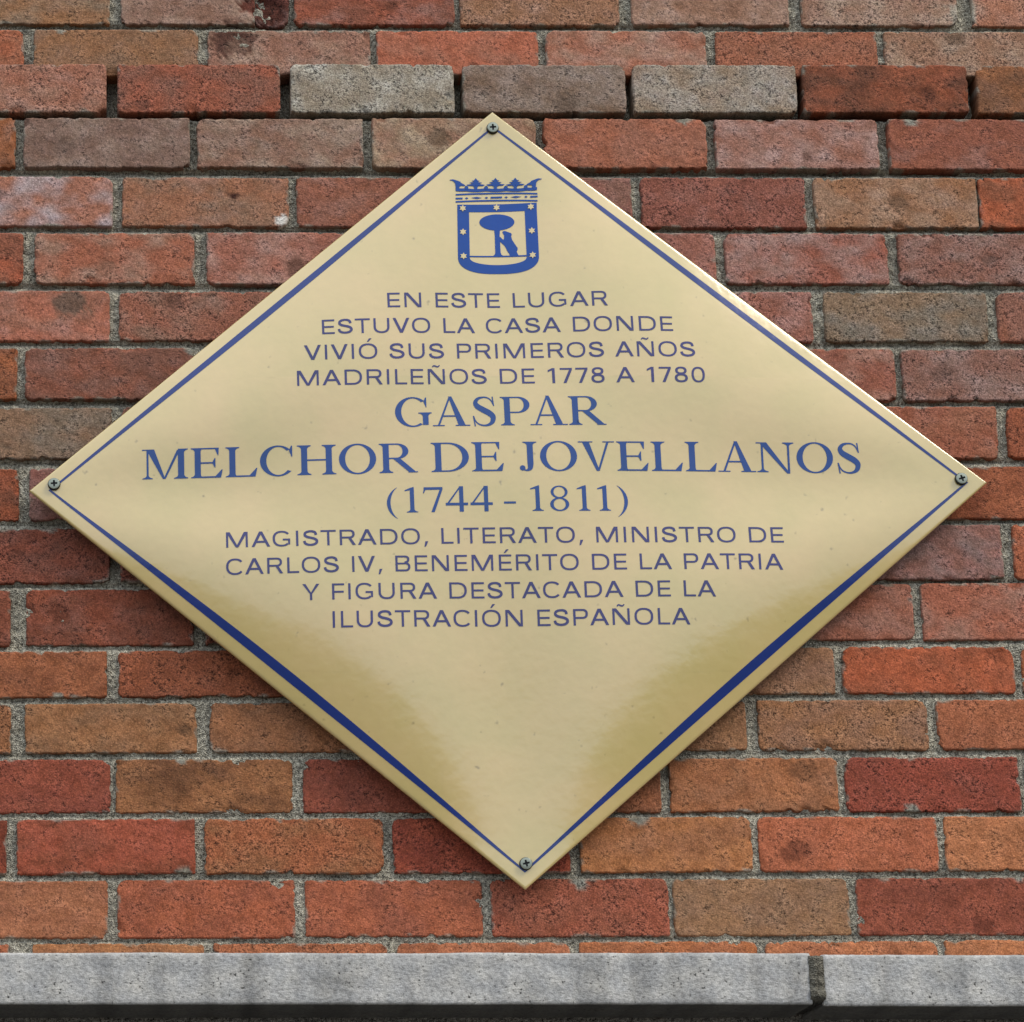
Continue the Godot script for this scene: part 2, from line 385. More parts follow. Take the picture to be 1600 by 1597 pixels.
func brick_mesh(w: float, h: float, at: Vector2, sd: float, c1: Color, c2: Color, seen: bool) -> ArrayMesh:
	var xs := ticks(w, 0.0045 if seen else 0.02)
	var ys := ticks(h, 0.0045 if seen else 0.02)
	var nx := xs.size() + 2
	var ny := ys.size() + 2
	var p := PackedVector3Array()
	var c := PackedColorArray()
	var uv := PackedVector2Array()
	p.resize(nx * ny); c.resize(nx * ny); uv.resize(nx * ny)
	var off := Vector2(rng.randf_range(0.2, 0.28), rng.randf_range(0.15, 0.42))
	var corners := [0.003 + 0.010 * pow(rng.randf(), 2.0), 0.003 + 0.012 * pow(rng.randf(), 2.0), 0.003 + 0.014 * pow(rng.randf(), 2.0), 0.003 + 0.014 * pow(rng.randf(), 2.0)]
	var ragged := rng.randf_range(0.6, 1.5)
	var bump := rng.randf_range(0.5, 1.2)
	var blotch := rng.randf_range(0.0, 0.35)
	var haze := rng.randf_range(0.0, 0.55) * clampf((at.y - 2.501) / 0.5, 0.15, 1.0)
	var near: Array = []
	for q: Array in patches:
		if absf(q[0] - at.x) < w and absf(q[1] - at.y) < h:
			near.append(q)
	if seen:
		# knocks: chipped arrises, shallow spalls and dabs of mortar
		for n in rng.randi_range(1, 4):
			var side := rng.randf()
			var cx := rng.randf_range(-0.5, 0.5) * w
			var cy := (h if rng.randf() < 0.5 else -h) * 0.5
			if side < 0.3:
				cx = (w if rng.randf() < 0.5 else -w) * 0.5
				cy = rng.randf_range(-0.5, 0.5) * h
			var tint := c1.darkened(rng.randf_range(-0.05, 0.35))
			near.append([at.x + cx, at.y + cy, rng.randf_range(0.004, 0.013), tint, rng.randf_range(0.0015, 0.0055)])
		if rng.randf() < 0.35:
			near.append([at.x + rng.randf_range(-0.45, 0.45) * w, at.y + rng.randf_range(-0.4, 0.4) * h, rng.randf_range(0.006, 0.022), c1.lerp(c2, 0.5).darkened(rng.randf_range(0.2, 0.5)), rng.randf_range(0.0006, 0.002)])
		if rng.randf() < 0.25:
			near.append([at.x + rng.randf_range(-0.5, 0.5) * w, at.y + (h if rng.randf() < 0.6 else -h) * 0.5, rng.randf_range(0.005, 0.016), Color(0.25, 0.23, 0.185), -0.0004])
	for j in ny:
		for i in nx:
			var skirt := i == 0 or j == 0 or i == nx - 1 or j == ny - 1
			var x := xs[clampi(i - 1, 0, xs.size() - 1)]
			var y := ys[clampi(j - 1, 0, ys.size() - 1)]
			var d := minf(minf(x, w - x), minf(y, h - y))
			# rounded corners
			var r: float = corners[(1 if x > w / 2 else 0) + (2 if y > h / 2 else 0)]
			var dx := r - minf(x, w - x)
			var dy := r - minf(y, h - y)
			if dx > 0 and dy > 0:
				var pull := 1.0 - maxf(dx, dy) / sqrt(dx * dx + dy * dy)
				x += dx * pull * (1.0 if x < w / 2 else -1.0)
				y += dy * pull * (1.0 if y < h / 2 else -1.0)
			var lx := x - w / 2
			var ly := y - h / 2
			# uneven, slightly broken edges
			var edge := maxf(0.0, 1.0 - d / 0.012)
			var e1 := 0.6 * noise_b.get_noise_3d(lx * 34.0, ly * 34.0, sd) + 0.5 * noise_b.get_noise_3d(lx * 115.0, ly * 115.0, sd + 4.0)
			var e2 := noise_b.get_noise_3d(lx * 220.0, ly * 220.0, sd + 9.0)
			var inward := edge * ragged * (0.0006 + 0.0012 * e1 + 0.0008 * e2 + 0.008 * maxf(0.0, e1 - 0.30))
			if edge > 0.0:
				var fx := minf(x, w - x)
				var fy := minf(y, h - y)
				if fx < 0.012: lx += inward * (1.0 if x < w / 2 else -1.0)
				if fy < 0.012: ly += inward * (1.0 if y < h / 2 else -1.0)
			var rr := 0.0022
			var z := 0.0
			if d < rr:
				z -= rr - sqrt(maxf(0.0, rr * rr - (rr - d) * (rr - d)))
			var n1 := noise_a.get_noise_3d(lx * 14.0, ly * 22.0, sd)
			var n2 := noise_a.get_noise_3d(lx * 60.0, ly * 80.0, sd + 30.0)
			z += bump * (0.0011 * n1 + 0.0009 * n2) - edge * maxf(0.0, e1 - 0.25) * 0.004
			var t := clampf(0.5 + 1.3 * n1 + 0.7 * noise_c.get_noise_3d(lx * 9.0, ly * 16.0, sd + 60.0) - 0.15 + blotch * 0.3, 0.0, 1.0)
			var col := c1.lerp(c2, t)
			var g := 1.0 + 0.16 * noise_c.get_noise_3d(lx * 35.0, ly * 50.0, sd + 80.0) + 0.10 * n2
			col = Color(col.r * g, col.g * g, col.b * g * (1.0 + 0.05 * n2))
			# mortar smeared over the edges
			var smear := clampf((maxf(0.0, 1.0 - d / 0.007) * 0.9 + noise_b.get_noise_3d(lx * 26.0, ly * 40.0, sd + 200.0) - 0.95) * 4.0, 0.0, 0.75) * smoothstep(0.014, 0.004, d)
			col = col.lerp(Color(0.24, 0.22, 0.175), smear)
			# pale bloom of lime and dust
			var bloom := clampf(0.9 * noise_c.get_noise_3d(lx * 11.0 + 7.0, ly * 20.0, sd + 140.0) + 0.25 * n2 - 0.05, 0.0, 0.45) * haze
			col = col.lerp(Color(0.37, 0.28, 0.25), bloom)
			for q in near:
				var far: float = Vector2(at.x + lx - q[0], (at.y + ly - q[1]) * 1.2).length() / q[2]
				var s := clampf((1.05 - far + 0.5 * e1 + 0.25 * e2) * 3.5, 0.0, 1.0)
				if s > 0.0:
					col = col.lerp(q[3], s)
					z -= s * q[4] * (0.75 + 0.6 * n2 + 0.4 * e2)
			if skirt:
				z = -0.045
			var k := j * nx + i
			p[k] = Vector3(lx, ly, z)
			c[k] = Color(col.r * 1.62, col.g * 1.62, col.b * 1.62)
			uv[k] = Vector2(off.x + 0.10 + lx, off.y + 0.2 - ly + (z if skirt else 0.0)) / 0.6
	return sheet(p, c, uv, nx, ny)


func build_wall() -> void:
	var wall := thing("brick_wall", "old red and brown brick wall with grey recessed mortar behind the plaque", "wall")
	for q: Array in PATCHES:
		patches.append([q[0], q[1], q[2], lin(q[3]), q[4]])
	for r in ROWS.size():
		var row: Array = ROWS[r]
		for b: Array in row[5]:
			var x: float = (b[0] + b[1]) / 2.0
			var w: float = b[1] - b[0]
			var y: float = row[0] + row[1] * x
			var h: float = row[2] * rng.randf_range(0.985, 1.015)
			var seen := x + w / 2 > -0.2 and x - w / 2 < 1.26 and y - h / 2 < 3.631
			if absf((x - CTR.x) / 0.667) + absf((y - CTR.y) / 0.57) < 0.6:
				seen = false
			var m := brick_mesh(w, h, Vector2(x, y), rng.randf() * 500.0, lin(b[2]), lin(b[3]), seen)
			var o := part("brick", m, mats.brick[[0, 1, 1, 2][rng.randi() % 4] if r == 4 else rng.randi() % 4], wall)
			o.position = Vector3(x, y, row[4] + rng.randf_range(-0.0012, 0.0012))
			if r == 4 and b == row[5][3]: o.set_meta("label", "palest grey brick of the wall in the proud course")
			if r == 8 and b == row[5][6]: o.set_meta("label", "grey brown pitted brick right of the plaque")
			o.rotation = Vector3(rng.randf_range(-0.008, 0.008), rng.randf_range(-0.004, 0.004), atan(row[1]) + rng.randf_range(-0.003, 0.003))
	# the torn stump of a broken brick, set back in its hole
	var stump := brick_mesh(0.0509, 0.0512, Vector2(0.2334, 3.5837), 77.7, lin("6b352c"), lin("42211d"), true)
	var b := part("brick", stump, mats.brick[1], wall)
	b.position = Vector3(0.2334, 3.5837, -0.0015)
	b.rotation = Vector3(0.07, -0.05, -0.06)
	b.set_meta("label", "broken dark red brick stump set back in a ragged hole")
	# mortar: an uneven bed that runs behind and between the bricks
	var x0 := -0.55
	var x1 := 1.62
	var y0 := 2.185
	var y1 := 3.850
	var nx := 660
	var ny := 500
	var p := PackedVector3Array()
	var c := PackedColorArray()
	p.resize(nx * ny); c.resize(nx * ny)
	var depth := 0.01
	var under := 0.0
	for j in ny:
		var y := y0 + (y1 - y0) * j / (ny - 1)
		for i in nx:
			var x := x0 + (x1 - x0) * i / (nx - 1)
			if i % 60 == 0:
				# which course this is, and how far up the bed joint
				depth = 0.012
				under = 0.0
				for r in ROWS.size():
					var row: Array = ROWS[r]
					var mid: float = row[0] + row[1] * x
					if absf(y - mid) <= row[2] / 2:
						depth = row[3]
					elif r + 1 < ROWS.size():
						var low: Array = ROWS[r + 1]
						var top: float = low[0] + low[1] * x + low[2] / 2
						var bottom: float = mid - row[2] / 2
						if y > top and y < bottom:
							var s := (y - top) / (bottom - top)
							depth = lerpf(minf(low[3], 0.016), minf(row[3], 0.016), s)
							under = smoothstep(0.15, 0.85, s) * clampf(depth * 1.15, 0.005, 0.018)
			var n := noise_a.get_noise_3d(x * 18.0, y * 30.0, 3.0)
			var f := noise_b.get_noise_3d(x * 110.0, y * 130.0, 7.0)
			var z := minf(-0.0034, -depth - under * (0.75 + 0.9 * n) + 0.0055 * n + 0.0024 * f) + 0.0012 * noise_b.get_noise_3d(x * 260.0, y * 260.0, 17.0)
			p[j * nx + i] = Vector3(x, y, z)
			var t := 0.9 + 0.35 * noise_c.get_noise_3d(x * 12.0, y * 12.0, 5.0)
			var up := clampf((y - 2.401) / 0.8, 0.0, 1.0)
			c[j * nx + i] = Color(0.82, 0.755, 0.60).lerp(Color(0.82, 0.75, 0.59), up) * t
	part("mortar", sheet(p, c, PackedVector2Array(), nx, ny), mats.mortar, wall)
	var core := BoxMesh.new()
	core.size = Vector3(2.15, 2.15, 0.25)
	var o := part("wall_core", core, mats.mortar, wall)
	o.position = Vector3(0.535, 2.760, -0.185)


# ---------------------------------------------------------------- stone ledge
func slab_mesh(x0: float, x1: float, sd: float) -> ArrayMesh:
	# the section runs from the back of the top, over the front, to the back of the underside
	var sec: Array[Vector2] = []
	var t := LEDGE_TOP
	var b := LEDGE_BOTTOM
	var f := LEDGE_FRONT
	for i in 8: sec.append(Vector2(-0.02 + (f - 0.004 + 0.02) * i / 8.0, t))
	sec.append(Vector2(f - 0.004, t)); sec.append(Vector2(f - 0.0012, t - 0.0012)); sec.append(Vector2(f, t - 0.004))
	for i in range(1, 12): sec.append(Vector2(f, t - 0.004 - (t - b - 0.008) * i / 12.0))
	sec.append(Vector2(f, b + 0.004)); sec.append(Vector2(f - 0.0012, b + 0.0012)); sec.append(Vector2(f - 0.004, b))
	for i in range(1, 15): sec.append(Vector2(f - 0.004 - (f + 0.02) * i / 14.0, b))
	var n := int((x1 - x0) / 0.006)
	var p := PackedVector3Array()
	var c := PackedColorArray()
	var ny := sec.size()
	# columns: end cap, ends, body
	var cols: Array = [[x0, 0.0], [x0, 1.0], [x0 + 0.0015, 1.0]]
	for i in range(1, n): cols.append([x0 + (x1 - x0) * i / n, 1.0])
	cols.append([x1 - 0.0015, 1.0]); cols.append([x1, 1.0]); cols.append([x1, 0.0])
	var nx := cols.size()
	p.resize(nx * ny); c.resize(nx * ny)
	var mid := Vector2(0.05, (t + b) / 2)
	for j in ny:
		var q: Vector2 = sec[ny - 1 - j]
		for i in nx:
			var x: float = cols[i][0]
			var s := q
			var d := minf(x - x0, x1 - x)
			var a := noise_a.get_noise_3d(x * 9.0, q.y * 30.0, sd + q.x * 25.0)
			var e := noise_b.get_noise_3d(x * 60.0, q.y * 90.0, sd + q.x * 60.0)
			var away := (q - mid).normalized()
			s += away * (0.0016 * a + 0.0009 * e - 0.003 * maxf(0.0, e - 0.35) - (0.003 if d < 0.001 else 0.0) - maxf(0.0, 0.003 - d) * 0.4)
			if cols[i][1] == 0.0: s = mid
			p[j * nx + i] = Vector3(x, s.y, s.x)
			# weather streaks that run down the face
			var run := noise_c.get_noise_2d(x * 16.0 + sd, q.y * 2.0 + 4.0)
			var w := 1.0 - 0.22 * clampf((run - 0.12) * 3.0, 0.0, 1.0) + 0.10 * clampf((-run - 0.2) * 3.0, 0.0, 1.0) + 0.05 * a
			var m := exp(-pow((x - 0.175 - 0.008 * e) / 0.009, 2.0))
			w *= 1.0 - 0.28 * m
			if q.y < b + 0.001: w *= 0.30   # shade of the underside, with its soot, painted into the colour
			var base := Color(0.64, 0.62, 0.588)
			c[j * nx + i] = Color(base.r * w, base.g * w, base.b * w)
	return sheet(p, c, PackedVector2Array(), nx, ny)


func build_ledge() -> void:
	var ledge := thing("stone_ledge", "pale grey weathered stone ledge jutting out along the foot of the brick wall", "ledge")
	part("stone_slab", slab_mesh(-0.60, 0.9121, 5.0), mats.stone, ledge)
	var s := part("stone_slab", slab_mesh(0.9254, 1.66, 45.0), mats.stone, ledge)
	s.position.y = -0.0022
	s.position.z = -0.001
	# mortar in the joint between the slabs
	var nx := 10
	var ny := 70
	var p := PackedVector3Array()
	var c := PackedColorArray()
	p.resize(nx * ny); c.resize(nx * ny)
	for j in ny:
		for i in nx:
			var x := 0.9084 + 0.0199 * i / (nx - 1)
			var along := j / float(ny - 1) * 0.29
			var y := LEDGE_BOTTOM + 0.004
			var z := -0.01 + along
			if along > 0.122:
				z = LEDGE_FRONT - 0.0005
				y = LEDGE_BOTTOM + 0.004 + minf(along - 0.122, LEDGE_TOP - LEDGE_BOTTOM - 0.008)
				if along - 0.122 > LEDGE_TOP - LEDGE_BOTTOM - 0.008:
					z -= along - 0.122 - (LEDGE_TOP - LEDGE_BOTTOM - 0.008)
			var bulge := sin(PI * i / (nx - 1.0)) * 0.004 + 0.003 * noise_b.get_noise_3d(x * 90.0, y * 70.0, z * 70.0) + 0.006 * maxf(0.0, noise_a.get_noise_2d(y * 60.0, z * 60.0))
			p[j * nx + i] = Vector3(x, y - (bulge * 0.4 if along <= 0.122 else 0.0), z + (bulge if along > 0.122 else 0.0))
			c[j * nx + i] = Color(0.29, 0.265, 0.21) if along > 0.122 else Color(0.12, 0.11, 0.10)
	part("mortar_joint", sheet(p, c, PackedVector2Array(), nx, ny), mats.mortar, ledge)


# ---------------------------------------------------------------- plaque
func pq(v: Vector2) -> Vector2:
	var det := AX.x * BX.y - AX.y * BX.x
	var d := v - CTR
	var a := (d.x * BX.y - d.y * BX.x) / det
	var b := (AX.x * d.y - AX.y * d.x) / det
	return Vector2(b + a, b - a)


func xy(p: float, q: float) -> Vector2:
	return CTR + AX * (p - q) / 2.0 + BX * (p + q) / 2.0


func lift(p: float, q: float) -> float:
	var a := clampf(absf(p), 0.0, 1.0)
	var b := clampf(absf(q), 0.0, 1.0)
	# a pillow that falls away evenly to the corners and rolls off along the middle of each side
	var k := 1.0 - exp(-pow((a * a - b * b) / 0.35, 2.0))
	return ZP + 0.031 * cos(PI * a / 2.0) * cos(PI * b / 2.0) + 0.016 * k * (1.0 - pow(a, 5.0)) * (1.0 - pow(b, 5.0)) + 0.0005 * noise_a.get_noise_2d(p * 1.5 + 9.0, q * 1.5)


func on_panel(v: Vector2, up: float) -> Vector3:
	var s := pq(v)
	return Vector3(v.x, v.y, lift(s.x, s.y) + up)


func panel_normal(v: Vector2) -> Vector3:
	var e := 0.003
	return Vector3(on_panel(v - Vector2(e, 0), 0).z - on_panel(v + Vector2(e, 0), 0).z, on_panel(v - Vector2(0, e), 0).z - on_panel(v + Vector2(0, e), 0).z, 2 * e).normalized()


class Ink:
	# strips of quads that lie on the panel
	var pos := PackedVector3Array()
	var nrm := PackedVector3Array()
	var idx := PackedInt32Array()
	func mesh() -> ArrayMesh:
		var arr := []
		arr.resize(Mesh.ARRAY_MAX)
		arr[Mesh.ARRAY_VERTEX] = pos
		arr[Mesh.ARRAY_NORMAL] = nrm
		arr[Mesh.ARRAY_INDEX] = idx
		var m := ArrayMesh.new()
		m.add_surface_from_arrays(Mesh.PRIMITIVE_TRIANGLES, arr)
		return m


func lay(ink: Ink, strip: Array, up: float) -> void:
	# strip: pairs of points on the panel, left and right of the stroke; cut fine enough to follow its curve
	var wide := 0.0
	for e in strip: wide = maxf(wide, (e[0] as Vector2).distance_to(e[1]))
	var n := maxi(1, ceili(wide / 0.012))
	var rows: Array = [strip[0]]
	for i in strip.size() - 1:
		var s: Array = strip[i]
		var e: Array = strip[i + 1]
		var k := maxi(1, ceili(maxf((s[0] as Vector2).distance_to(e[0]), (s[1] as Vector2).distance_to(e[1])) / 0.012))
		for m in range(1, k + 1):
			rows.append([(s[0] as Vector2).lerp(e[0], m / float(k)), (s[1] as Vector2).lerp(e[1], m / float(k))])
	var first := ink.pos.size()
	for e in rows:
		for c in n + 1:
			var v: Vector2 = (e[0] as Vector2).lerp(e[1], c / float(n))
			ink.pos.append(on_panel(v, up))
			ink.nrm.append(panel_normal(v))
	for i in rows.size() - 1:
		for c in n:
			var a := first + i * (n + 1) + c
			var d := a + n + 1
			for tri in [[a, a + 1, d], [a + 1, d + 1, d]]:
				var f := (ink.pos[tri[1]] - ink.pos[tri[0]]).cross(ink.pos[tri[2]] - ink.pos[tri[0]])
				if f.z > 0:
					ink.idx.append_array(PackedInt32Array([tri[0], tri[2], tri[1]]))
				else:
					ink.idx.append_array(PackedInt32Array([tri[0], tri[1], tri[2]]))


func build_plaque() -> void:
	var pl := thing("commemorative_plaque", "large glossy cream and gold diamond-shaped plaque with blue lettering screwed to the bricks", "plaque")
	# panel: a pillow-shaped enamelled sheet with a turned-back rim
	var n := 150
	var ts := PackedFloat32Array([-1.0, -1.0])
	for e in [0.9985, 0.996, 0.992, 0.985]: ts.append(-e)
	for i in range(1, n): ts.append(-0.98 + 1.96 * i / n)
	for e in [0.985, 0.992, 0.996, 0.9985, 1.0, 1.0]: ts.append(e)
	var m := ts.size()
	var p := PackedVector3Array()
	p.resize(m * m)
	for j in m:
		for i in m:
			var a := ts[i]
			var b := ts[j]
			var v := xy(a, b)
			var z := lift(a, b)
			var d := (1.0 - maxf(absf(a), absf(b))) * 0.43
			if d < 0.0025: z -= 0.0025 - sqrt(maxf(0.0, 0.0025 * 0.0025 - (0.0025 - d) * (0.0025 - d)))
			if i == 0 or j == 0 or i == m - 1 or j == m - 1: z = ZP - 0.0055
			p[j * m + i] = Vector3(v.x, v.y, z)
	# in (p, q) the sheet runs right-up and left-up, so the winding stays as in sheet()
	part("panel", sheet(p, PackedColorArray(), PackedVector2Array(), m, m), mats.gold, pl)
	# border line, thin at the corners and swelling along the sides
	var go := 0.040
	for side in 4:
		var ink := Ink.new()
		var strip: Array = []
		for k in 81:
			var t := k / 80.0
			var width := 0.007 + (0.0145 if side == 0 or side == 3 else 0.0225) * pow(sin(PI * t), 1.25)
			var o := 1.0 - go
			var inr := 1.0 - go - 0.007
			var u := lerpf(-o, o, t)
			var ui := lerpf(-inr, inr, t)
			var pa := Vector2(u, o)
			var pb := Vector2(ui, 1.0 - go - width)
			var mm := (pa + pb) / 2
			var pts: Array = []
			for s: Vector2 in [pa, mm, pb]:
				for r in side: s = Vector2(-s.y, s.x)
				pts.append(xy(s.x, s.y))
			strip.append(pts)
		var half1: Array = []
		var half2: Array = []
		for e in strip:
			half1.append([e[0], e[1]])
			half2.append([e[1], e[2]])
		lay(ink, half1, 0.0003)
		lay(ink, half2, 0.0003)
		part("border_line", ink.mesh(), mats.ink, pl)
	for l in LINES:
		write_line(pl, l[0] == "serif", l[1], l[2], l[3], l[4], l[5])
	emblem(pl)
	for s in SCREWS:
		screw(pl, Vector2(s[0], s[1]))


func ring(cx: float, cy: float, ox: float, oy: float, ix: float, iy: float, a0: float, a1: float, shift := 0.0) -> Array:
	var out: Array = []
	var n := maxi(6, int(absf(a1 - a0) / 9.0))
	for i in n + 1:
		var a := deg_to_rad(lerpf(a0, a1, i / float(n)))
		out.append([Vector2(cx + ox * cos(a), cy + oy * sin(a)), Vector2(cx + shift + ix * cos(a), cy + iy * sin(a))])
	return out


func curve(pts: Array, widths: Array) -> Array:
	# smooth stroke through the points, its width running through the widths
	var out: Array = []
	var n := pts.size()
	var cs: Array = []
	var ws: Array = []
	for i in n - 1:
		for k in 5:
			var t := k / 5.0
			cs.append(pts[i].cubic_interpolate(pts[i + 1], pts[maxi(i - 1, 0)], pts[mini(i + 2, n - 1)], t))
			ws.append(lerpf(widths[i], widths[i + 1], t))
	cs.append(pts[n - 1]); ws.append(widths[n - 1])
	for i in cs.size():
		var d: Vector2 = (cs[mini(i + 1, cs.size() - 1)] - cs[maxi(i - 1, 0)]).normalized()
		var o: Vector2 = d.orthogonal() * ws[i] / 2.0
		out.append([cs[i] + o, cs[i] - o])
	return out


func box(x0: float, x1: float, y0: float, y1: float) -> Array:
	return [[Vector2(x0, y0), Vector2(x1, y0)], [Vector2(x0, y1), Vector2(x1, y1)]]


func slant(b0: float, b1: float, y0: float, t0: float, t1: float, y1: float) -> Array:
	return [[Vector2(b0, y0), Vector2(b1, y0)], [Vector2(t0, y1), Vector2(t1, y1)]]


func stem(x0: float, x1: float, y0: float, y1: float, foot: Vector2, head: Vector2) -> Array:
	# an upright with bracketed serifs: foot and head give how far they reach to the left and right (0: none)
	var out: Array = []
	if foot != Vector2.ZERO:
		for e in [[0.0, 1.0], [0.03, 1.0], [0.045, 0.55], [0.075, 0.2], [0.12, 0.0]]:
			out.append([Vector2(x0 - foot.x * e[1], y0 + e[0]), Vector2(x1 + foot.y * e[1], y0 + e[0])])
	else:
		out.append([Vector2(x0, y0), Vector2(x1, y0)])
	if head != Vector2.ZERO:
		for e in [[0.12, 0.0], [0.075, 0.2], [0.045, 0.55], [0.03, 1.0], [0.0, 1.0]]:
			out.append([Vector2(x0 - head.x * e[1], y1 - e[0]), Vector2(x1 + head.y * e[1], y1 - e[0])])
	else:
		out.append([Vector2(x0, y1), Vector2(x1, y1)])
	return out


func hoop(cx: float, cy: float, ox: float, oy: float, ix: float, iy: float, a0: float, a1: float) -> Array:
	# a ring with fuller shoulders than an ellipse
	var out: Array = []
	var n := maxi(8, int(absf(a1 - a0) / 8.0))
	for i in n + 1:
		var a := deg_to_rad(lerpf(a0, a1, i / float(n)))
		var u := Vector2(signf(cos(a)) * pow(absf(cos(a)), 0.86), signf(sin(a)) * pow(absf(sin(a)), 0.86))
		out.append([Vector2(cx + ox * u.x, cy + oy * u.y), Vector2(cx + ix * u.x, cy + iy * u.y)])
	return out


func plain_glyph(ch: String) -> Array:
	# [width, left bearing, right bearing, strips]; height 1
	var v := 0.15
	var h := 0.118
	match ch:
		"E": return [0.84, 0.19, 0.10, [box(0, v, 0, 1), box(v, 0.84, 0, h), box(v, 0.79, 0.435, 0.435 + h), box(v, 0.83, 1 - h, 1)]]
		"É": return [0.84, 0.19, 0.10, [box(0, v, 0, 1), box(v, 0.84, 0, h), box(v, 0.79, 0.435, 0.435 + h), box(v, 0.83, 1 - h, 1), slant(0.34, 0.45, 1.10, 0.50, 0.68, 1.32)]]
		"F": return [0.80, 0.19, 0.06, [box(0, v, 0, 1), box(v, 0.76, 0.42, 0.42 + h), box(v, 0.80, 1 - h, 1)]]
		"L": return [0.78, 0.19, 0.06, [box(0, v, 0, 1), box(v, 0.78, 0, h)]]
		"I": return [v, 0.20, 0.20, [box(0, v, 0, 1)]]
		"T": return [1.0, 0.06, 0.06, [box(0.5 - v / 2, 0.5 + v / 2, 0, 1 - h), box(0, 1.0, 1 - h, 1)]]
		"N", "Ñ":
			var g: Array = [box(0, v * 0.95, 0, 1), box(1.12 - v * 0.95, 1.12, 0, 1), slant(1.12 - 0.25, 1.12 - 0.01, 0.0, 0.01, 0.25, 1.0)]
			if ch == "Ñ":
				g.append(curve([Vector2(0.32, 1.13), Vector2(0.40, 1.21), Vector2(0.50, 1.20), Vector2(0.60, 1.16), Vector2(0.70, 1.16), Vector2(0.80, 1.25)], [0.07, 0.09, 0.10, 0.10, 0.09, 0.07]))
			return [1.12, 0.19, 0.19, g]
		"M": return [1.42, 0.19, 0.19, [box(0, v * 0.92, 0, 1), box(1.42 - v * 0.92, 1.42, 0, 1), slant(0.62, 0.79, 0, 0.01, 0.245, 1), slant(0.63, 0.80, 0, 1.175, 1.41, 1)]]
		"S": return [0.98, 0.11, 0.11, [curve([Vector2(0.845, 0.70), Vector2(0.80, 0.85), Vector2(0.66, 0.925), Vector2(0.49, 0.943), Vector2(0.28, 0.91), Vector2(0.14, 0.82), Vector2(0.13, 0.68), Vector2(0.27, 0.58), Vector2(0.49, 0.525), Vector2(0.73, 0.46), Vector2(0.88, 0.36), Vector2(0.89, 0.22), Vector2(0.74, 0.10), Vector2(0.49, 0.057), Vector2(0.26, 0.09), Vector2(0.12, 0.18), Vector2(0.075, 0.32)],
			[0.175, 0.165, 0.15, 0.14, 0.15, 0.165, 0.175, 0.165, 0.155, 0.165, 0.175, 0.175, 0.155, 0.14, 0.15, 0.165, 0.175])]]
		"U": return [1.06, 0.18, 0.18, [box(0, v, 0.42, 1), box(1.06 - v, 1.06, 0.42, 1), hoop(0.53, 0.42, 0.53, 0.435, 0.53 - v, 0.435 - h, 180, 360)]]
		"V": return [1.12, 0.05, 0.05, [slant(0.46, 0.655, 0, 0, 0.20, 1), slant(0.465, 0.66, 0, 0.92, 1.12, 1)]]
		"Y": return [1.12, 0.05, 0.05, [box(0.56 - v / 2, 0.56 + v / 2, 0, 0.44), slant(0.56 - v / 2, 0.56 + v / 2 - 0.02, 0.38, 0.0, 0.21, 1), slant(0.56 - v / 2 + 0.02, 0.56 + v / 2, 0.38, 0.91, 1.12, 1)]]
		"A": return [1.22, 0.05, 0.05, [slant(0, 0.19, 0, 0.51, 0.71, 1), slant(1.03, 1.22, 0, 0.51, 0.71, 1), box(0.29, 0.93, 0.26, 0.39)]]
		"O", "Ó":
			var g: Array = [hoop(0.61, 0.5, 0.61, 0.515, 0.61 - v, 0.515 - h, 0, 360)]
			if ch == "Ó":
				g.append(slant(0.55, 0.66, 1.13, 0.70, 0.88, 1.36))
			return [1.22, 0.12, 0.12, g]
		"C": return [1.10, 0.12, 0.10, [hoop(0.59, 0.5, 0.59, 0.515, 0.59 - v, 0.515 - h, 38, 322)]]
		"G": return [1.16, 0.12, 0.17, [hoop(0.59, 0.5, 0.59, 0.515, 0.59 - v, 0.515 - h, 38, 318), box(0.66, 1.14, 0.38, 0.38 + h), box(1.14 - v * 0.9, 1.14, 0.12, 0.44)]]
		"D": return [1.14, 0.19, 0.12, [box(0, v, 0, 1), box(v, 0.52, 0, h), box(v, 0.52, 1 - h, 1), hoop(0.52, 0.5, 0.62, 0.5, 0.62 - v, 0.5 - h, -90, 90)]]
		"R": return [1.04, 0.19, 0.09, [box(0, v, 0, 1), box(v, 0.62, 1 - h, 1), box(v, 0.62, 0.43, 0.43 + h), hoop(0.62, 0.715, 0.36, 0.285, 0.36 - v, 0.285 - h, -90, 90), slant(0.83, 1.04, 0, 0.54, 0.74, 0.46)]]
		"P": return [0.95, 0.19, 0.08, [box(0, v, 0, 1), box(v, 0.60, 1 - h, 1), box(v, 0.60, 0.40, 0.40 + h), hoop(0.60, 0.70, 0.35, 0.30, 0.35 - v, 0.30 - h, -90, 90)]]
		"B": return [0.98, 0.19, 0.11, [box(0, v, 0, 1), box(v, 0.60, 1 - h, 1), box(v, 0.62, 0.445, 0.445 + h * 0.9), box(v, 0.62, 0, h), hoop(0.60, 0.755, 0.33, 0.245, 0.33 - v, 0.245 - h, -90, 90), hoop(0.62, 0.285, 0.36, 0.285, 0.36 - v, 0.285 - h, -90, 90)]]
		"1": return [0.45, 0.20, 0.22, [box(0.27, 0.45, 0, 1), [[Vector2(0.0, 0.74), Vector2(0.0, 0.87)], [Vector2(0.275, 0.86), Vector2(0.275, 1.0)]]]]
		"7": return [0.80, 0.12, 0.10, [box(0, 0.80, 1 - h, 1), slant(0.20, 0.40, 0, 0.61, 0.80, 1 - h)]]
		"8": return [0.86, 0.13, 0.13, [hoop(0.43, 0.765, 0.38, 0.25, 0.38 - 0.165, 0.25 - 0.12, 0, 360), hoop(0.43, 0.275, 0.43, 0.29, 0.43 - 0.17, 0.29 - 0.13, 0, 360)]]
